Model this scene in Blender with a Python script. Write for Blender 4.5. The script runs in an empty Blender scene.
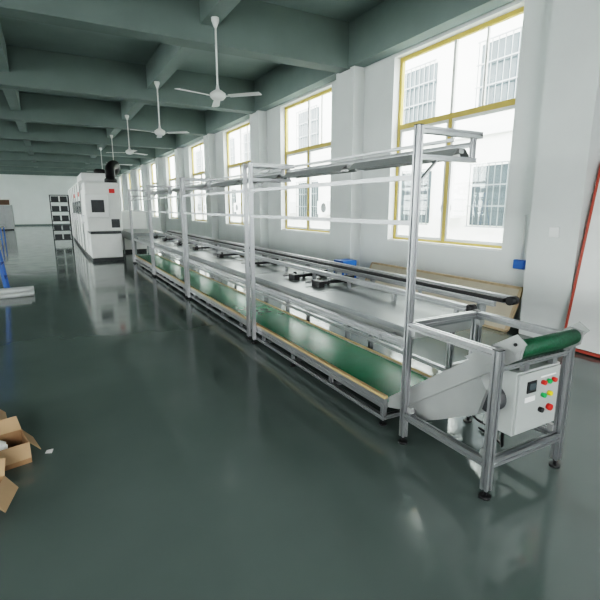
import bpy, bmesh, math, random
from mathutils import Vector, Matrix
random.seed(7)
C = bpy.context.scene.collection

# ---------------------------------------------------------------- materials
def mat(name, col, rough=0.5, metal=0.0, nscale=0, namt=0.0, bump=0.0, col2=None, coat=0.0, ramp=None, emis=None, spec=None):
    m = bpy.data.materials.new(name); m.use_nodes = True
    nt = m.node_tree; b = nt.nodes["Principled BSDF"]
    b.inputs["Base Color"].default_value = (*col, 1)
    b.inputs["Roughness"].default_value = rough
    b.inputs["Metallic"].default_value = metal
    b.inputs["Coat Weight"].default_value = coat
    if spec is not None: b.inputs["Specular IOR Level"].default_value = spec
    if nscale:
        tc = nt.nodes.new("ShaderNodeTexCoord"); n = nt.nodes.new("ShaderNodeTexNoise")
        n.inputs["Scale"].default_value = nscale; n.inputs["Detail"].default_value = 5
        nt.links.new(tc.outputs["Object"], n.inputs["Vector"])
        r = nt.nodes.new("ShaderNodeValToRGB")
        c2 = col2 if col2 else tuple(c*(1-namt) for c in col)
        r.color_ramp.elements[0].color = (*c2, 1); r.color_ramp.elements[1].color = (*col, 1)
        lo, hi = ramp if ramp else (0.35, 0.65)
        r.color_ramp.elements[0].position = lo; r.color_ramp.elements[1].position = hi
        nt.links.new(n.outputs["Fac"], r.inputs["Fac"]); nt.links.new(r.outputs["Color"], b.inputs["Base Color"])
        if bump:
            bp = nt.nodes.new("ShaderNodeBump"); bp.inputs["Strength"].default_value = bump; bp.inputs["Distance"].default_value = 0.01
            nt.links.new(n.outputs["Fac"], bp.inputs["Height"]); nt.links.new(bp.outputs["Normal"], b.inputs["Normal"])
    return m

M = {}
M['wall'] = mat('painted_wall', (0.70,0.725,0.725), 0.65, nscale=1.5, namt=0.05)
M['wallfar'] = mat('far_wall_paint', (0.78,0.82,0.82), 0.7, nscale=1, namt=0.05)
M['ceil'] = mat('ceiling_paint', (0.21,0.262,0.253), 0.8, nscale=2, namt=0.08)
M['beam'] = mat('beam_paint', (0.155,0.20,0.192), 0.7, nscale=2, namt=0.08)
M['base'] = mat('skirting_paint', (0.15,0.19,0.185), 0.5, nscale=3, namt=0.1)
M['alu'] = mat('anodised_aluminium', (0.42,0.43,0.445), 0.32, 0.85, nscale=30, namt=0.06)
M['steel'] = mat('grey_sheet', (0.27,0.29,0.295), 0.32, 0.4, nscale=6, namt=0.08)
M['sheet'] = mat('pale_sheet_metal', (0.40,0.415,0.415), 0.4, 0.4, nscale=6, namt=0.06)
M['belt'] = mat('green_pvc_belt', (0.010,0.25,0.11), 0.25, nscale=8, namt=0.12)
M['beltd'] = mat('dark_green_grip_belt', (0.006,0.085,0.04), 0.6, nscale=60, namt=0.4, bump=0.4)
M['tan'] = mat('tan_edge_strip', (0.50,0.37,0.18), 0.45, nscale=10, namt=0.15)
M['black'] = mat('black_plastic', (0.012,0.012,0.014), 0.45, nscale=12, namt=0.2)
M['dark'] = mat('dark_grey', (0.05,0.055,0.06), 0.5, nscale=12, namt=0.2)
M['yellow'] = mat('yellow_frame_paint', (0.60,0.45,0.13), 0.45, nscale=5, namt=0.1)
M['white'] = mat('white_paint', (0.74,0.75,0.74), 0.4, nscale=4, namt=0.04)
M['whitep'] = mat('white_plastic', (0.80,0.81,0.81), 0.35, nscale=4, namt=0.03)
M['blue'] = mat('blue_paint', (0.02,0.13,0.48), 0.4, nscale=5, namt=0.12)
M['card'] = mat('cardboard', (0.33,0.20,0.11), 0.85, nscale=9, namt=0.12)
M['cardin'] = mat('cardboard_inner', (0.42,0.28,0.17), 0.85, nscale=9, namt=0.1)
M['paper'] = mat('white_paper', (0.8,0.8,0.78), 0.7, nscale=7, namt=0.05)
M['red'] = mat('red_plastic', (0.65,0.03,0.02), 0.35, nscale=10, namt=0.1)
M['green'] = mat('green_plastic', (0.02,0.40,0.10), 0.35, nscale=10, namt=0.1)
M['yel'] = mat('yellow_plastic', (0.8,0.6,0.03), 0.35, nscale=10, namt=0.1)
M['cab'] = mat('cabinet_enamel', (0.38,0.405,0.40), 0.4, nscale=8, namt=0.04)
M['brown'] = mat('brown_door_paint', (0.12,0.07,0.045), 0.5, nscale=5, namt=0.2)
M['redtrim'] = mat('red_trim', (0.50,0.09,0.06), 0.5, nscale=9, namt=0.2)
M['facade'] = mat('facade_tile', (0.82,0.82,0.79), 0.7, nscale=3, namt=0.08)
M['ground'] = mat('outdoor_concrete', (0.55,0.55,0.53), 0.9, nscale=3, namt=0.15)
M['dglass'] = mat('dark_glass', (0.07,0.09,0.10), 0.15, nscale=2, namt=0.2)
M['pvc'] = mat('white_pvc', (0.80,0.82,0.83), 0.35, nscale=3, namt=0.04)
M['boardbeige'] = mat('beige_board', (0.58,0.52,0.42), 0.6, nscale=3, namt=0.1)
M['boardtrim'] = mat('board_edge_wood', (0.55,0.42,0.28), 0.6, nscale=12, namt=0.2)

# glass panes
g = bpy.data.materials.new('window_glass'); g.use_nodes = True; nt = g.node_tree; nt.nodes.clear()
o = nt.nodes.new('ShaderNodeOutputMaterial'); mx = nt.nodes.new('ShaderNodeMixShader'); tr = nt.nodes.new('ShaderNodeBsdfTransparent'); gl = nt.nodes.new('ShaderNodeBsdfGlossy')
gl.inputs['Roughness'].default_value = 0.02; tr.inputs['Color'].default_value = (0.95,0.98,0.97,1); mx.inputs['Fac'].default_value = 0.05
nt.links.new(tr.outputs[0], mx.inputs[1]); nt.links.new(gl.outputs[0], mx.inputs[2]); nt.links.new(mx.outputs[0], o.inputs[0]); M['glass'] = g

# epoxy floor
f = bpy.data.materials.new('epoxy_floor'); f.use_nodes = True; nt = f.node_tree; b = nt.nodes['Principled BSDF']
tc = nt.nodes.new('ShaderNodeTexCoord')
n1 = nt.nodes.new('ShaderNodeTexNoise'); n1.inputs['Scale'].default_value = 0.6; n1.inputs['Detail'].default_value = 6
n2 = nt.nodes.new('ShaderNodeTexNoise'); n2.inputs['Scale'].default_value = 2.5; n2.inputs['Detail'].default_value = 8
r1 = nt.nodes.new('ShaderNodeValToRGB'); r1.color_ramp.elements[0].color = (0.108,0.135,0.128,1); r1.color_ramp.elements[1].color = (0.138,0.168,0.160,1)
r1.color_ramp.elements[0].position = 0.3; r1.color_ramp.elements[1].position = 0.7
r2 = nt.nodes.new('ShaderNodeMapRange'); r2.inputs['From Min'].default_value = 0.3; r2.inputs['From Max'].default_value = 0.7; r2.inputs['To Min'].default_value = 0.07; r2.inputs['To Max'].default_value = 0.15
bp = nt.nodes.new('ShaderNodeBump'); bp.inputs['Strength'].default_value = 0.03; bp.inputs['Distance'].default_value = 0.02
for n in (n1, n2): nt.links.new(tc.outputs['Object'], n.inputs['Vector'])
nt.links.new(n1.outputs['Fac'], r1.inputs['Fac']); nt.links.new(r1.outputs['Color'], b.inputs['Base Color'])
nt.links.new(n2.outputs['Fac'], r2.inputs['Value']); nt.links.new(r2.outputs[0], b.inputs['Roughness'])
nt.links.new(n1.outputs['Fac'], bp.inputs['Height']); nt.links.new(bp.outputs['Normal'], b.inputs['Normal'])
b.inputs['IOR'].default_value = 1.8
M['floor'] = f

# ---------------------------------------------------------------- geometry helpers
def box(bm, x0,x1,y0,y1,z0,z1):
    v = [bm.verts.new((x,y,z)) for x in (x0,x1) for y in (y0,y1) for z in (z0,z1)]
    for q in ((0,1,3,2),(4,6,7,5),(0,4,5,1),(2,3,7,6),(0,2,6,4),(1,5,7,3)): bm.faces.new([v[i] for i in q])
def frame_of(p0, p1, up=(0,0,1)):
    p0, p1 = Vector(p0), Vector(p1); d = (p1-p0).normalized(); u = Vector(up)
    if abs(d.dot(u)) > 0.98: u = Vector((0,1,0))
    s = d.cross(u).normalized(); t = s.cross(d).normalized(); return p0, p1, s, t
def sweep(bm, pts2, p0, p1, up=(0,0,1)):
    p0,p1,s,t = frame_of(p0,p1,up)
    a = [bm.verts.new(p0+s*x+t*y) for x,y in pts2]; c = [bm.verts.new(p1+s*x+t*y) for x,y in pts2]
    n = len(pts2)
    for i in range(n): bm.faces.new((a[i],a[(i+1)%n],c[(i+1)%n],c[i]))
    bm.faces.new(a[::-1]); bm.faces.new(c)
def bar(bm, p0, p1, w=0.04, h=None, up=(0,0,1)):
    h = h or w
    sweep(bm, [(-w/2,-h/2),(w/2,-h/2),(w/2,h/2),(-w/2,h/2)], p0, p1, up)
def prof(bm, p0, p1, w=0.04, h=None, up=(0,0,1)):
    """slotted aluminium extrusion"""
    h = h or w; a=w/2; b_=h/2; g=0.0045+0.03*min(w,h)*1.2; d=min(w,h)*0.22
    q=[(-a,-b_),(-g,-b_),(-g,-b_+d),(g,-b_+d),(g,-b_),(a,-b_),(a,-g),(a-d,-g),(a-d,g),(a,g),(a,b_),(g,b_),(g,b_-d),(-g,b_-d),(-g,b_),(-a,b_),(-a,g),(-a+d,g),(-a+d,-g),(-a,-g)]
    sweep(bm, q, p0, p1, up)
def cyl(bm, p0, p1, r, r2=None, n=20):
    p0,p1,s,t = frame_of(p0,p1); r2 = r if r2 is None else r2
    a=[bm.verts.new(p0+(s*math.cos(k)+t*math.sin(k))*r) for k in [2*math.pi*i/n for i in range(n)]]
    c=[bm.verts.new(p1+(s*math.cos(k)+t*math.sin(k))*r2) for k in [2*math.pi*i/n for i in range(n)]]
    for i in range(n):
        fc=bm.faces.new((a[i],a[(i+1)%n],c[(i+1)%n],c[i])); fc.smooth=True
    bm.faces.new(a[::-1]); bm.faces.new(c)
def lathe(bm, cx, cy, prf, n=24):
    rings=[[bm.verts.new((cx+r*math.cos(2*math.pi*i/n), cy+r*math.sin(2*math.pi*i/n), z)) for i in range(n)] for r,z in prf]
    for k in range(len(rings)-1):
        for i in range(n):
            fc=bm.faces.new((rings[k][i],rings[k][(i+1)%n],rings[k+1][(i+1)%n],rings[k+1][i])); fc.smooth=True
    bm.faces.new(rings[0][::-1]); bm.faces.new(rings[-1])
def panel(bm, cs, t):
    cs=[Vector(c) for c in cs]; n=(cs[1]-cs[0]).cross(cs[2]-cs[0]).normalized()*t
    a=[bm.verts.new(c) for c in cs]; c2=[bm.verts.new(c+n) for c in cs]; k=len(cs)
    for i in range(k): bm.faces.new((a[i],a[(i+1)%k],c2[(i+1)%k],c2[i]))
    bm.faces.new(a[::-1]); bm.faces.new(c2)
def empty(name, loc=(0,0,0)):
    e=bpy.data.objects.new(name,None); e.empty_display_size=0.2; e.location=loc; C.objects.link(e); return e
def finish(bm, name, m, parent=None, bevel=0.0):
    bmesh.ops.recalc_face_normals(bm, faces=bm.faces[:])
    me=bpy.data.meshes.new(name); bm.to_mesh(me); bm.free(); me.materials.append(M[m])
    ob=bpy.data.objects.new(name,me); C.objects.link(ob)
    if parent is not None:
        ob.parent=parent
        o=Vector(parent.location)
        if parent.parent: o=o+Vector(parent.parent.location)
        me.transform(Matrix.Translation(-o))
    if bevel:
        md=ob.modifiers.new('bevel','BEVEL'); md.width=bevel; md.segments=2; md.limit_method='ANGLE'
    return ob
class P:
    """part context: with P(root,'part','mat') as bm"""
    def __init__(s, root, name, m, bevel=0.0): s.a=(name,m,root,bevel); s.bm=bmesh.new()
    def __enter__(s): return s.bm
    def __exit__(s,*e):
        if e[0] is None: s.ob=finish(s.bm,*s.a)
def tube(root, name, pts, r, m):
    o=Vector(root.location)
    if root.parent: o=o+Vector(root.parent.location)
    cu=bpy.data.curves.new(name,'CURVE'); cu.dimensions='3D'; cu.bevel_depth=r; cu.bevel_resolution=4; cu.resolution_u=10
    sp=cu.splines.new('BEZIER'); sp.bezier_points.add(len(pts)-1)
    for bpnt,p in zip(sp.bezier_points,pts): bpnt.co=Vector(p)-o; bpnt.handle_left_type=bpnt.handle_right_type='AUTO'
    ob=bpy.data.objects.new(name,cu); ob.data.materials.append(M[m]); C.objects.link(ob); ob.parent=root; return ob

# ---------------------------------------------------------------- room shell
XR, XL, Y0, Y1, ZC = 5.4, -10.0, -5.0, 46.0, 4.9
ZS, ZT, ZM = 1.0, 4.1, 2.97      # sill, head, transom
WIN0, PITCH, WW = 4.05, 4.4, 2.42
winsR=[WIN0+PITCH*k for k in range(-2,10)]
with P(None,'floor','floor') as bm: box(bm,XL-.3,XR+.3,Y0-.3,Y1+.3,-.1,0)
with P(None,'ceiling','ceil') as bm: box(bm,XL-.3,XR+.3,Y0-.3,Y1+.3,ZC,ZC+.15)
def winwall(name,xa,xb,wins):
    with P(None,name,'wall') as bm:
        ys=[Y0-.3]
        for w in wins: ys+= [w,w+WW]
        ys.append(Y1+.3)
        for i in range(0,len(ys),2): box(bm,xa,xb,ys[i],ys[i+1],0,ZC)
        for w in wins:
            box(bm,xa,xb,w,w+WW,0,ZS); box(bm,xa,xb,w,w+WW,ZT,ZC)
right_wins=[w for w in winsR if not (-1<w<1)]
winwall('wall_right',XR,XR+.25,right_wins)
winwall('wall_left',XL-.25,XL,winsR)
with P(None,'wall_back','wallfar') as bm: box(bm,XL,XR,Y1,Y1+.25,0,ZC)
# wall behind the camera: one open loading doorway
doors=[(-3.6,0.1)]
with P(None,'wall_front','wall') as bm:
    xs=[XL]
    for a,b_ in doors: xs+=[a,b_]
    xs.append(XR)
    for i in range(0,len(xs),2): box(bm,xs[i],xs[i+1],Y0-.25,Y0,0,ZC)
    for a,b_ in doors: box(bm,a,b_,Y0-.25,Y0,3.9,ZC)
with P(None,'baseboard_right','base') as bm: box(bm,XR-.015,XR,Y0,Y1,0,.12)
with P(None,'baseboard_left','base') as bm: box(bm,XL,XL+.015,Y0,Y1,0,.12)
with P(None,'baseboard_back','base') as bm: box(bm,XL+.02,XR-.02,Y1-.015,Y1,0,.12)

wi=0
def window(xc,y,sgn):
    """sgn +1 : outside is +X"""
    global wi; wi+=1
    r=empty('window_%d'%wi,(xc,y+WW/2,ZS))
    y2=y+WW; ym=y+WW*0.5
    def fx(bm,a,b,c,d,dx=.03): box(bm,xc-dx,xc+dx,a,b,c,d)
    t=.06
    with P(r,'outer_frame','yellow') as bm:
        fx(bm,y,y2,ZS,ZS+t); fx(bm,y,y+t,ZS+t,ZT); fx(bm,y2-t,y2,ZS+t,ZT); fx(bm,y+t,y2-t,ZT-t,ZT)
        fx(bm,y+t,y2-t,ZM-.04,ZM+.04); fx(bm,ym-.03,ym+.03,ZS+t,ZM-.04)
    with P(r,'sashes','white') as bm:
        for a,b_ in ((y+t,ym-.03),(ym+.03,y2-t)):
            z0,z1=ZS+t,ZM-.04; s=.045
            fx(bm,a,b_,z0,z0+s,.02); fx(bm,a,b_,z1-s,z1,.02); fx(bm,a,a+s,z0+s,z1-s,.02); fx(bm,b_-s,b_,z0+s,z1-s,.02)
        fx(bm,ym-.025,ym+.025,ZM+.04,ZT-t,.02)
        q=(y+t+ym)/2
        fx(bm,q-.015,q+.015,ZM+.04,ZT-t,.015)
    with P(r,'glass','glass') as bm:
        box(bm,xc-.003,xc+.003,y+t,y2-t,ZS+t,ZT-t)
    with P(r,'sill','white') as bm:
        xa=xc-sgn*.14; box(bm,min(xa,xc-sgn*.03),max(xa,xc-sgn*.03),y,y2,ZS,ZS+.025)
for w in right_wins: window(XR+.16,w,1)
for w in winsR: window(XL-.16,w,-1)

# pillars and beams
pY=[3.2+PITCH*k for k in range(-1,10)]
for y in pY:
    with P(None,'pillar','wall') as bm: box(bm,XR-.25,XR+.02,y-.3,y+.3,0,ZC)
    with P(None,'pillar','wall') as bm: box(bm,XL-.02,XL+.25,y-.3,y+.3,0,ZC)
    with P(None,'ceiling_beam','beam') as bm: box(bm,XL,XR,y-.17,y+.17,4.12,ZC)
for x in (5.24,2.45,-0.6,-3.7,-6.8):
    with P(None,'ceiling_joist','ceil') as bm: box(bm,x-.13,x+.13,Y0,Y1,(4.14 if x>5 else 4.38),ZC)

# ---------------------------------------------------------------- big framed board leaning on the wall at right
d=empty('framed_notice_board',(5.2,2.2,0))
def lx(z): return 5.02+.33*z/2.1
with P(d,'board_face','whitep') as bm: panel(bm,[(lx(.05),1.45,.05),(lx(2.05),1.45,2.05),(lx(2.05),2.84,2.05),(lx(.05),2.84,.05)],.015)
with P(d,'red_frame','redtrim') as bm:
    bar(bm,(lx(.0)-.005,2.85,.0),(lx(2.1)-.005,2.85,2.1),.03,.028); bar(bm,(lx(.0)-.005,1.44,.0),(lx(2.1)-.005,1.44,2.1),.03,.028)
    bar(bm,(lx(.03)-.005,1.45,.03),(lx(.03)-.005,2.84,.03),.03,.03); bar(bm,(lx(2.08)-.005,1.45,2.08),(lx(2.08)-.005,2.84,2.08),.03,.03)
with P(None,'wall_socket','whitep',.004) as bm: box(bm,XR-.265,XR-.25,3.12,3.24,1.25,1.37)

# ---------------------------------------------------------------- assembly line
L=empty('assembly_line_conveyor',(2.0,8.0,0))
PX=1.985; ST=[2.13,4.85,7.75,10.75,13.6]
posts=[2.13]
for s in ST[1:]: posts+= [s-.1,s+.06]
with P(L,'frame_posts','alu') as bm:
    for y in posts:
        prof(bm,(PX,y,0.05),(PX,y,2.08),.042)
        prof(bm,(PX+.021,y,2.058),(2.52,y,2.058),.042)
        prof(bm,(PX+.021,y,1.90),(2.49,y,1.90),.03)
        prof(bm,(2.46,y,1.915),(2.46,y,2.037),.03)
with P(L,'diagonal_braces','alu') as bm:
    for y in posts:
        bar(bm,(PX+.02,y,1.75),(PX+.16,y,1.885),.02,.012)
with P(L,'overhead_rails','alu') as bm:
    for i in range(4):
        a,b_=ST[i]+(.02 if i==0 else .08),ST[i+1]-.12
        for x,z,w in ((PX,1.78,.03),(PX,1.50,.03),(2.46,2.0,.03),(2.30,2.02,.02)):
            prof(bm,(x,a,z),(x,b_,z),w)
with P(L,'lamp_reflectors','sheet') as bm:
    for i in range(4):
        a=ST[i]+.1
        for k in range(2):
            y=a+k*1.32
            panel(bm,[(2.38,y,1.925),(2.44,y,1.985),(2.44,y+1.2,1.985),(2.38,y+1.2,1.925)],.004)
            panel(bm,[(2.44,y,1.985),(2.50,y,1.985),(2.50,y+1.2,1.985),(2.44,y+1.2,1.985)],-.004)
            panel(bm,[(2.50,y,1.985),(2.56,y,1.925),(2.56,y+1.2,1.925),(2.50,y+1.2,1.985)],.004)
            box(bm,2.445,2.495,y,y+1.2,1.955,1.984)
with P(L,'lamp_tubes','whitep') as bm:
    for i in range(4):
        for k in range(2):
            y=ST[i]+.1+k*1.32
            cyl(bm,(2.47,y+.02,1.938),(2.47,y+1.18,1.938),.014,n=10)
# lower belt
YA,YB=2.38,13.75
with P(L,'lower_belt','belt') as bm: box(bm,2.05,2.62,YA,YB,.185,.205)
with P(L,'lower_belt_edge_strips','tan') as bm:
    box(bm,2.018,2.05,YA,YB,.215,.235); box(bm,2.62,2.64,YA,YB,.215,.228)
with P(L,'lower_side_rails','alu') as bm:
    prof(bm,(2.034,YA,.175),(2.034,YB,.175),.034,.08)
    prof(bm,(2.636,YA,.175),(2.636,YB,.175),.034,.08)
    prof(bm,(2.03,YA,.06),(2.03,YB,.06),.034)
    prof(bm,(2.64,YA,.06),(2.64,YB,.06),.034)
    prof(bm,(2.72,YA+.05,.29),(2.72,YB,.29),.034)
    y=YA+.02
    while y<YB:
        prof(bm,(2.03,y,.077),(2.03,y,.135),.034); prof(bm,(2.64,y,.077),(2.64,y,.135),.034)
        prof(bm,(2.047,y,.06),(2.623,y,.06),.034); y+=.72
with P(L,'belt_bed','dark') as bm: box(bm,2.052,2.618,YA+.02,YB,.14,.184)
with P(L,'levelling_feet','black') as bm:
    y=YA+.02
    while y<YB:
        for x in (2.03,2.64): cyl(bm,(x,y,.012),(x,y,.05),.008,n=8); cyl(bm,(x,y,0),(x,y,.012),.028,n=14)
        y+=1.44
    for y in posts+[1.45]: cyl(bm,(PX,y,.012),(PX,y,.055),.01,n=8); cyl(bm,(PX,y,0),(PX,y,.014),.032,n=16)
    for y in (1.45,2.13): cyl(bm,(2.63,y,.012),(2.63,y,.055),.01,n=8); cyl(bm,(2.63,y,0),(2.63,y,.014),.032,n=16)
# work table
with P(L,'work_table_top','steel',.004) as bm:
    y=2.32
    for k in range(8):
        b_=min(y+1.44,13.7); box(bm,2.12,3.02,y,b_-.006,.725,.765); y+=1.44
with P(L,'table_apron','sheet') as bm:
    box(bm,2.15,2.17,2.34,13.65,.665,.725); box(bm,2.97,2.99,2.34,13.65,.665,.725); box(bm,2.17,2.97,2.34,2.36,.655,.725)
with P(L,'table_legs','alu') as bm:
    y=2.45
    while y<13.6:
        for x in (2.74,3.06): prof(bm,(x,y,.03),(x,y,.725 if x<3 else .86),.04)
        prof(bm,(2.76,y,.32),(3.04,y,.32),.03); prof(bm,(PX+.02,y,.68),(2.72,y,.68),.03); y+=1.44
with P(L,'table_leg_feet','black') as bm:
    y=2.45
    while y<13.6:
        for x in (2.74,3.06): cyl(bm,(x,y,0),(x,y,.03),.028,n=14)
        y+=1.44
with P(L,'front_table_rail','alu') as bm:
    prof(bm,(PX+.045,2.2,.69),(PX+.045,13.7,.69),.035,.05)
with P(L,'chain_track_rails','alu') as bm:
    prof(bm,(2.67,2.25,.855),(2.67,13.9,.855),.04,.05); prof(bm,(3.10,2.2,.885),(3.10,13.9,.885),.05,.06)
    prof(bm,(2.98,2.25,.855),(2.98,13.9,.855),.03,.04)
    y=2.35
    while y<13.7:
        bar(bm,(2.67,y,.765),(2.67,y,.83),.03); bar(bm,(2.98,y,.765),(2.98,y,.835),.025); y+=.72
with P(L,'track_chain','black') as bm:
    box(bm,2.695,2.71,2.27,13.88,.845,.876); box(bm,3.03,3.07,2.22,13.88,.868,.9)
    cyl(bm,(2.66,2.24,.855),(2.73,2.24,.855),.03); cyl(bm,(3.05,2.18,.885),(3.13,2.18,.885),.035)
with P(L,'pallet_stoppers','black',.003) as bm:
    for y0 in (4.0,4.55,5.9,7.2,8.7,10.0,11.5,12.6):
        box(bm,2.45,2.95,y0,y0+.035,.79,.82)
        box(bm,2.40,2.47,y0-.05,y0+.10,.765,.83); box(bm,2.80,2.87,y0-.03,y0+.08,.77,.86)
        cyl(bm,(2.50,y0+.12,.765),(2.50,y0+.12,.84),.022,n=12)
    for y0 in (3.2,4.9,6.4,7.9,9.6):
        cyl(bm,(2.3,y0,.54),(2.3,y0,.664),.045,n=16); box(bm,2.26,2.34,y0-.08,y0+.08,.62,.665)
with P(L,'pallet_stopper_bars','alu') as bm:
    for y0 in (4.0,4.55,5.9,7.2,8.7,10.0,11.5,12.6):
        bar(bm,(2.36,y0+.16,.80),(2.96,y0+.16,.80),.02); cyl(bm,(2.58,y0+.05,.765),(2.58,y0+.05,.85),.015,n=10)
# end station frame
ya,yb,xa,xb,zt=1.45,2.13,PX,2.63,.865
with P(L,'end_station_frame','alu') as bm:
    w=.045
    for x,y in ((xa,ya),(xb,ya),(xb,yb)): prof(bm,(x,y,.05),(x,y,zt),w)
    h=w/2
    for z in (zt-h,.21):
        prof(bm,(xa,ya+h,z),(xa,yb-h,z),w); prof(bm,(xb,ya+h,z),(xb,yb-h,z),w)
        prof(bm,(xa+h,yb,z),(xb-h,yb,z),w)
    prof(bm,(xa+h,ya,.21),(xb-h,ya,.21),w)
    prof(bm,(xa+h,ya,.76),(xb-h,ya,.76),.03)
    prof(bm,(xb,ya+h,.58),(xb,yb-h,.58),.03)
with P(L,'corner_brackets','sheet') as bm:
    for x,y,sx,sy in ((xa,ya,1,1),(xb,ya,-1,1),(xa,yb,1,-1),(xb,yb,-1,-1)):
        for z in (.235,zt-.09):
            box(bm,*sorted((x,x+sx*.03)),*sorted((y+sy*.023,y+sy*.06)),z,z+.04)
with P(L,'plastic_end_caps','black') as bm:
    for x,y in ((xa,ya),(xb,ya),(xb,yb)): box(bm,x-.022,x+.022,y-.022,y+.022,zt,zt+.005)
    for y in posts:
        box(bm,PX-.021,PX+.021,y-.021,y+.021,2.08,2.085); box(bm,2.52,2.525,y-.02,y+.02,2.038,2.078)
# inclined belt
A=Vector((0,2.36,.20)); B=Vector((0,1.42,.885)); dv=(B-A).normalized(); nv=Vector((0,-dv.z,dv.y)); nv=nv if nv.z>0 else -nv
xi0,xi1=2.075,2.585
def at(t,off,x): 
    p=A+(B-A)*t+nv*off; return (x,p.y,p.z)
with P(L,'incline_side_plates','sheet') as bm:
    for x in (xi0-.02,xi1):
        c=[at(-.05,.03,x),at(1.0,.035,x),at(1.05,-.02,x),at(1.0,-.075,x),at(.05,-.075,x),at(-.05,-.03,x)]
        panel(bm,c,.02)
with P(L,'incline_belt','beltd') as bm:
    panel(bm,[at(0,.012,xi0+.0),at(1,.012,xi0+.0),at(1,.012,xi1),at(0,.012,xi1)],-.012)
    panel(bm,[at(.72,-.055,xi0),at(1,-.055,xi0),at(1,-.055,xi1),at(.72,-.055,xi1)],-.008)
    p0=at(1,-.02,xi0+.002); p1=at(1,-.02,xi1-.002); cyl(bm,p0,p1,.042,n=28)
    p0=at(0,-.02,xi0+.002); p1=at(0,-.02,xi1-.002); cyl(bm,p0,p1,.035,n=20)
with P(L,'incline_nose_plate','sheet') as bm:
    panel(bm,[(xi0-.025,1.72,.74),(xi0-.025,1.40,.955),(xi0-.025,1.34,.915),(xi0-.025,1.40,.84),(xi0-.025,1.62,.70)],.006)
    panel(bm,[(xi1+.02,1.60,.80),(xi1+.02,1.40,.955),(xi1+.02,1.34,.915),(xi1+.02,1.40,.84)],.006)
with P(L,'nose_bolts','black') as bm:
    for yy,zz in ((1.40,.90),(1.52,.83)): cyl(bm,(xi0-.034,yy,zz),(xi0-.018,yy,zz),.009,n=10)
with P(L,'incline_lower_cover','sheet') as bm:
    prof_pts=[at(.06,-.04,0),at(.74,-.04,0),at(.74,-.16,0),at(.62,-.27,0),at(.16,-.20,0)]
    x0,x1=xi0-.002,xi0+.40
    a=[bm.verts.new((x0,p[1],p[2])) for p in prof_pts]; c=[bm.verts.new((x1,p[1],p[2])) for p in prof_pts]
    for i in range(len(a)): bm.faces.new((a[i],a[(i+1)%len(a)],c[(i+1)%len(a)],c[i]))
    bm.faces.new(a[::-1]); bm.faces.new(c)
with P(L,'drive_motor','dark') as bm:
    cyl(bm,(2.12,1.60,.50),(2.40,1.60,.50),.075,n=28); cyl(bm,(2.10,1.60,.50),(2.12,1.60,.50),.06)
    box(bm,2.42,2.54,1.76,1.92,.40,.56); cyl(bm,(2.48,1.84,.30),(2.48,1.84,.40),.05)
    bar(bm,(2.26,1.62,.55),(2.26,1.62,.68),.06)

# control cabinet (bolted to the end station frame)
cb=empty('electrical_control_box',(.4,-6.42,.5)); cb.parent=L
with P(cb,'cabinet_body','cab',.006) as bm: box(bm,2.20,2.60,1.475,1.67,.30,.69)
with P(cb,'cabinet_door','cab',.004) as bm: box(bm,2.212,2.588,1.462,1.476,.312,.678)
with P(cb,'display_bezel','black',.002) as bm: box(bm,2.28,2.36,1.455,1.463,.555,.625)
with P(cb,'display_screen','dglass') as bm: box(bm,2.29,2.35,1.452,1.456,.575,.615)
def btn(name,m,x,z,r=.014):
    with P(cb,name,m) as bm: cyl(bm,(x,1.440,z),(x,1.462,z),r,n=16)
btn('button_red','red',2.42,.60); btn('button_green','green',2.47,.60); btn('button_red_2','red',2.52,.60)
btn('button_green_2','green',2.43,.52); btn('button_yellow','yel',2.49,.52)
btn('emergency_stop','red',2.50,.43,.020); btn('selector','black',2.42,.43,.016)
with P(cb,'nameplate','whitep') as bm: box(bm,2.27,2.36,1.458,1.463,.50,.53); box(bm,2.40,2.54,1.458,1.463,.630,.638)
with P(cb,'mounting_brackets','alu') as bm: box(bm,2.25,2.29,1.468,1.50,.69,.745); box(bm,2.51,2.55,1.468,1.50,.69,.745); box(bm,2.598,2.607,1.5,1.6,.4,.6)
tube(cb,'cable',[(2.3,1.6,.31),(2.33,1.62,.2),(2.42,1.68,.08),(2.55,1.8,.02),(2.6,2.0,.015)],.009,'black')
tube(cb,'cable_2',[(2.5,1.6,.31),(2.5,1.6,.24),(2.4,1.7,.2),(2.3,1.85,.3),(2.4,1.84,.38)],.008,'black')

# ---------------------------------------------------------------- oven machine at far end
O=empty('reflow_oven_machine',(1.5,17,0))
with P(O,'main_cabinet','white',.03) as bm:
    box(bm,.90,1.95,16.6,27,.12,2.45)
with P(O,'front_cabinet','white',.03) as bm:
    box(bm,.90,1.85,14.4,15.5,.9,2.3); box(bm,.95,1.82,14.5,15.5,.1,.82); box(bm,.92,1.85,15.5,16.6,.12,2.15)
with P(O,'control_hood','whitep',.02) as bm: box(bm,.88,1.5,14.3,14.42,1.3,1.95); box(bm,1.0,1.9,16.9,19.5,2.45,2.72)
with P(O,'dark_gaps','dark') as bm:
    box(bm,.97,1.80,14.48,15.5,.82,.9); box(bm,.97,1.85,14.6,26.9,0,.12)
    for y in (16.6,18.2,19.8,21.4,23.0,24.6): box(bm,.89,.90,y-.015,y+.015,.15,2.4)
    box(bm,1.04,1.38,14.29,14.3,1.45,1.8); box(bm,1.55,1.78,14.39,14.4,1.0,1.25)
with P(O,'door_windows','dglass') as bm:
    for y in (16.9,18.5,20.1,21.7): box(bm,.885,.90,y,y+.9,1.35,1.8)
with P(O,'handles','alu') as bm:
    for y in (15.9,17.9,19.5,21.1,22.7): bar(bm,(.85,y,1.1),(.85,y,1.35),.03); bar(bm,(.85,y,1.12),(.92,y,1.12),.02); bar(bm,(.85,y,1.33),(.92,y,1.33),.02)
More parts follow.
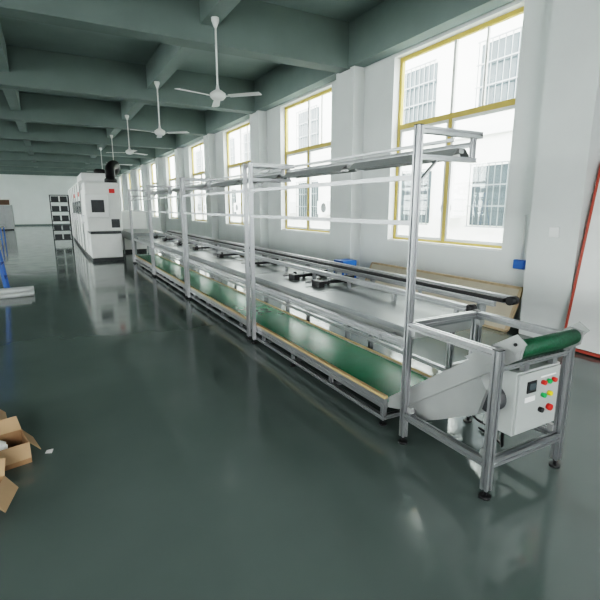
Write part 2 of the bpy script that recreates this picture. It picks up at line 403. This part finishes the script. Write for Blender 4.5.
with P(O,'warning_signs','red') as bm:
    box(bm,.885,.90,17.3,17.7,1.95,2.1); box(bm,.885,.90,20.3,20.8,1.95,2.1); box(bm,1.55,1.7,14.38,14.4,2.0,2.12)
with P(O,'exhaust_collar','black') as bm: lathe(bm,1.7,15.1,[(.18,2.3),(.18,2.42),(.13,2.47),(.13,2.55)]); lathe(bm,1.65,17.6,[(.2,2.72),(.2,2.85),(.15,2.9)])
tube(O,'exhaust_hose',[(1.7,15.1,2.5),(1.72,15.2,2.75),(1.9,15.6,2.9),(2.0,16.3,2.8),(1.9,17,2.7)],.14,'black')
with P(O,'infeed_section','steel',.01) as bm: box(bm,2.05,3.0,14.0,16.8,.6,.84); box(bm,2.1,2.16,14.1,14.16,0,.6); box(bm,2.9,2.96,14.1,14.16,0,.6); box(bm,2.1,2.16,16.6,16.66,0,.6); box(bm,2.9,2.96,16.6,16.66,0,.6)
with P(O,'rear_cabinet','white',.02) as bm: box(bm,2.05,3.0,17.0,21.5,.1,1.45)
with P(O,'rear_cabinet_base','dark') as bm: box(bm,2.1,2.95,17.05,21.4,0,.1)

# grid rack
R=empty('wire_shelving_rack',(.35,22,0))
with P(R,'uprights','dark') as bm:
    for x in (.02,.72):
        for y in (21.8,22.3): bar(bm,(x,y,0),(x,y,2.1),.04)
with P(R,'shelves','dark') as bm:
    for z in (.2,.6,1.0,1.4,1.8,2.08):
        box(bm,.02,.72,21.8,22.3,z,z+.025)
with P(R,'stored_trays','dark') as bm:
    for z in (.225,.625,1.025,1.425,1.825): box(bm,.06,.34,21.85,22.2,z,z+.22); box(bm,.4,.66,21.85,22.2,z,z+.22)
# ceiling fans
def fan(x,y,ztop,ang):
    F=empty('ceiling_fan',(x,y,3.3))
    with P(F,'downrod','white') as bm: cyl(bm,(x,y,3.36),(x,y,ztop),.015,n=12); lathe(bm,x,y,[(.02,ztop-.14),(.06,ztop-.04),(.06,ztop)])
    with P(F,'motor','white') as bm: lathe(bm,x,y,[(.03,3.22),(.09,3.235),(.12,3.27),(.12,3.32),(.08,3.35),(.03,3.38),(.02,3.44)])
    with P(F,'blades','white') as bm:
        for k in range(3):
            a=math.radians(ang+120*k); d=Vector((math.cos(a),math.sin(a),0)); s=Vector((-math.sin(a),math.cos(a),0)); c=Vector((x,y,3.27))
            up=Vector((0,0,1))
            panel(bm,[c+d*.1-s*.02,c+d*.2-s*.025,c+d*.2+s*.025,c+d*.1+s*.02],.006)
            panel(bm,[c+d*.19-s*.055+up*.012,c+d*.70-s*.07+up*.012,c+d*.715-s*.03,c+d*.715+s*.03-up*.004,c+d*.70+s*.06-up*.006,c+d*.19+s*.05-up*.006],.005)
fan(2.45,7.1,4.38,-45); fan(2.4,11.1,4.38,-40); fan(2.36,15.4,4.38,35); fan(2.4,19.8,4.38,5); fan(2.4,24.2,4.38,50); fan(-3.7,15.4,4.38,10)

# cardboard boxes
def cbox(x,y,w,dp,h,rot,fl):
    R=empty('cardboard_box',(x,y,0)); t=.005
    with P(R,'walls','card') as bm:
        x0,x1,y0,y1=x-w/2,x+w/2,y-dp/2,y+dp/2
        box(bm,x0,x1,y0,y1,0,t); box(bm,x0,x0+t,y0,y1,t,h); box(bm,x1-t,x1,y0,y1,t,h); box(bm,x0+t,x1-t,y0,y0+t,t,h); box(bm,x0+t,x1-t,y1-t,y1,t,h)
    with P(R,'flaps','cardin') as bm:
        q=dp*.42
        for sx,a in ((-1,fl[0]),(1,fl[1])):
            X=x+sx*w/2; dx,dz=sx*math.cos(a)*q,math.sin(a)*q
            panel(bm,[(X,y0,h),(X,y1,h),(X+dx,y1-.01,h+dz),(X+dx,y0+.01,h+dz)],.004)
        for sy,a in ((-1,fl[2]),(1,fl[3])):
            Y=y+sy*dp/2; dy,dz=sy*math.cos(a)*q,math.sin(a)*q
            panel(bm,[(x0,Y,h),(x1,Y,h),(x1-.01,Y+dy,h+dz),(x0+.01,Y+dy,h+dz)],.004)
    with P(R,'crumpled_paper','paper') as bm:
        for k in range(5):
            g=bmesh.ops.create_icosphere(bm,subdivisions=2,radius=min(w,dp)*.2)
            c=Vector((x+random.uniform(-.22,.22)*w,y+random.uniform(-.22,.22)*dp,h*.78))
            for v in g['verts']: v.co=v.co*random.uniform(.75,1.2)+c
    R.rotation_euler=(0,0,math.radians(rot)); return R
cbox(-.41,3.17,.25,.23,.14,14,(-.5,-.9,-.9,.9))
cbox(-.52,2.68,.25,.24,.12,-12,(.3,-.9,-.4,.7))
cbox(-.66,3.66,.30,.28,.16,8,(-.3,-.8,.4,-.6))
with P(None,'paper_scrap','paper') as bm: panel(bm,[(-.19,3.16,.002),(-.15,3.14,.004),(-.14,3.18,.012),(-.18,3.20,.002)],.002)

# ladder and pipes (left)
Ld=empty('step_ladder',(-1.2,10.2,0)); o=.10
with P(Ld,'rails','blue') as bm:
    for yy in (9.95,10.45):
        bar(bm,(-.98+o,yy,0),(-1.18+o,yy,2.15),.05,.03); bar(bm,(-1.75+o,yy,0),(-1.22+o,yy,2.1),.04,.03)
with P(Ld,'rungs','blue') as bm:
    for k in range(1,8):
        z=.27*k; x=-.98-.2*z/2.15+o; bar(bm,(x,9.95,z),(x,10.45,z),.05,.025)
    bar(bm,(-1.2+o,9.95,2.14),(-1.2+o,10.45,2.14),.14,.03)
    for z in (.4,1.1): x=-1.75+.53*z/2.1+o; bar(bm,(x,9.95,z),(x,10.45,z),.03)
with P(None,'pvc_pipe_bundle','pvc') as bm:
    for k,(dy,dz) in enumerate(((0,.04),(.085,.04),(.17,.04),(.255,.04),(.042,.113),(.127,.113),(.212,.113))):
        cyl(bm,(-2.8,9.1+dy,dz),(-.42-.05*(k%3),9.42+dy,dz),.04,n=14)
D2=empty('door_1',(-3.6,Y1,0))
with P(D2,'leaf','brown') as bm: box(bm,-4.5,-3.0,Y1-.06,Y1-.016,.0,2.2)
with P(D2,'frame','white') as bm: box(bm,-4.6,-4.5,Y1-.08,Y1-.016,0,2.3); box(bm,-3.0,-2.9,Y1-.08,Y1-.016,0,2.3); box(bm,-4.5,-3.0,Y1-.08,Y1-.016,2.2,2.3)
W=empty('workbench',(-2.7,24,0)); o=0
with P(W,'bench_top','steel') as bm: box(bm,-3.4+o,-1.9+o,23,24.6,.72,.77)
with P(W,'bench_legs','blue') as bm:
    for x in (-3.35+o,-1.95+o):
        for y in (23.05,24.55): bar(bm,(x,y,0),(x,y,.72),.05)
    bar(bm,(-3.35+o,23.05,.25),(-1.95+o,23.05,.25),.04)
# small grey cabinet at the far left
T=empty('metal_storage_cabinet',(-2.9,38,0))
with P(T,'cabinet_carcass','cab',.01) as bm: box(bm,-3.35,-2.35,37.7,38.2,.08,1.75)
with P(T,'cabinet_plinth','dark') as bm: box(bm,-3.3,-2.4,37.75,38.15,0,.08); box(bm,-2.855,-2.845,37.69,37.7,.1,1.73)
with P(T,'cabinet_doors','steel') as bm: box(bm,-3.32,-2.86,37.68,37.7,.12,1.7); box(bm,-2.84,-2.38,37.68,37.7,.12,1.7)

# board leaning at wall
LB=empty('leaning_panel_board',(5.1,5.2,0))
with P(LB,'face_sheet','boardbeige') as bm: panel(bm,[(5.05,3.62,.03),(5.05,6.70,.03),(5.28,6.70,.56),(5.28,3.62,.56)],-.02)
with P(LB,'edge_trim','boardtrim') as bm:
    def e(p,q,w=.045): bar(bm,p,q,w,.035)
    e((5.045,3.6,.023),(5.045,6.72,.023)); e((5.275,3.6,.56),(5.275,6.72,.56)); e((5.045,3.60,.03),(5.275,3.60,.56)); e((5.045,6.72,.03),(5.275,6.72,.56))
# blue stool
sx,sy=4.90,7.10
S=empty('plastic_stool',(sx,sy,0))
with P(S,'seat','blue',.01) as bm: box(bm,sx-.16,sx+.16,sy-.16,sy+.16,.48,.60)
with P(S,'legs','blue') as bm:
    for a,dx in ((-.13,-.03),(.13,.03)):
        for b_,dy in ((-.13,-.03),(.13,.03)): bar(bm,(sx+a+dx,sy+b_+dy,0),(sx+a,sy+b_,.48),.035)
    for q in (-.14,.14): bar(bm,(sx-.14,sy+q,.2),(sx+.14,sy+q,.2),.02)
J=empty('wall_junction_box',(XR-.05,3.72,.87))
with P(J,'housing','blue',.008) as bm: box(bm,XR-.08,XR,3.64,3.80,.80,.92)
with P(J,'lid','blue',.004) as bm: box(bm,XR-.09,XR-.08,3.65,3.79,.81,.91)
with P(J,'conduit','whitep') as bm: cyl(bm,(XR-.03,3.72,.92),(XR-.03,3.72,1.5),.012,n=10)

# ---------------------------------------------------------------- outside
with P(None,'outdoor_ground','ground') as bm: box(bm,XR+.32,30,-20,70,-.25,-.12); box(bm,-30,XL-.32,-20,70,-.25,-.12); box(bm,XL-.3,XR+.3,-25,Y0-.32,-.25,-.12)
FX=10.5
FB=empty('neighbouring_building',(FX,15,0))
with P(FB,'facade','facade') as bm: box(bm,FX,FX+5,-8,60,-.12,6.5)
with P(FB,'floor_band','white') as bm: box(bm,FX-.12,FX,-8,60,3.5,3.75); box(bm,FX-.2,FX,-8,60,6.4,6.6)
with P(FB,'windows','dglass') as bm:
    for k in range(12):
        for z in (1.1,4.2): box(bm,FX-.02,FX,-3+k*3.4,-1.2+k*3.4,z,z+1.6)
with P(FB,'window_grilles','steel') as bm:
    for k in range(12):
        for z in (1.1,4.2):
            y=-3+k*3.4
            for j in range(10): box(bm,FX-.14,FX-.12,y+j*.2-.01,y+j*.2+.01,z-.05,z+1.65)
            for j in range(4): box(bm,FX-.15,FX-.11,y-.05,y+1.85,z-.05+j*.56,z-.02+j*.56)
with P(FB,'air_conditioners','whitep') as bm:
    for k in range(12): box(bm,FX-.35,FX,-.9+k*3.4,-.1+k*3.4,1.3,1.85)
with P(FB,'ac_fans','dark') as bm:
    for k in range(12): cyl(bm,(FX-.36,-.6+k*3.4,1.57),(FX-.35,-.6+k*3.4,1.57),.2)

# ---------------------------------------------------------------- light
w=bpy.data.worlds.new('overcast_sky'); bpy.context.scene.world=w; w.use_nodes=True
bg=w.node_tree.nodes['Background']; bg.inputs[0].default_value=(1.0,0.995,0.985,1); bg.inputs[1].default_value=7.0
def portal(x,y,z,rot,sx,sy):
    l=bpy.data.lights.new('window_portal','AREA'); l.shape='RECTANGLE'; l.size=sx; l.size_y=sy; l.cycles.is_portal=True
    ob=bpy.data.objects.new('window_portal',l); C.objects.link(ob); ob.location=(x,y,z); ob.rotation_euler=rot
for q in right_wins: portal(XR+.3,q+WW/2,(ZS+ZT)/2,(0,math.radians(90),0),3.1,WW)
for q in winsR: portal(XL-.3,q+WW/2,(ZS+ZT)/2,(0,math.radians(-90),0),3.1,WW)
for a,b_ in doors: portal((a+b_)/2,Y0-.3,1.95,(math.radians(90),0,0),b_-a,3.9)

# ---------------------------------------------------------------- camera
cam=bpy.data.cameras.new('camera'); co=bpy.data.objects.new('camera',cam); C.objects.link(co)
co.location=(0,0,1.6); co.rotation_euler=(math.radians(90-11.8),0,math.radians(-28.8))
cam.sensor_width=36; cam.lens=445/600*36; cam.clip_end=200
bpy.context.scene.camera=co
bpy.context.scene.view_settings.view_transform='Filmic'
bpy.context.scene.view_settings.look='High Contrast'
bpy.context.scene.view_settings.exposure=0.95
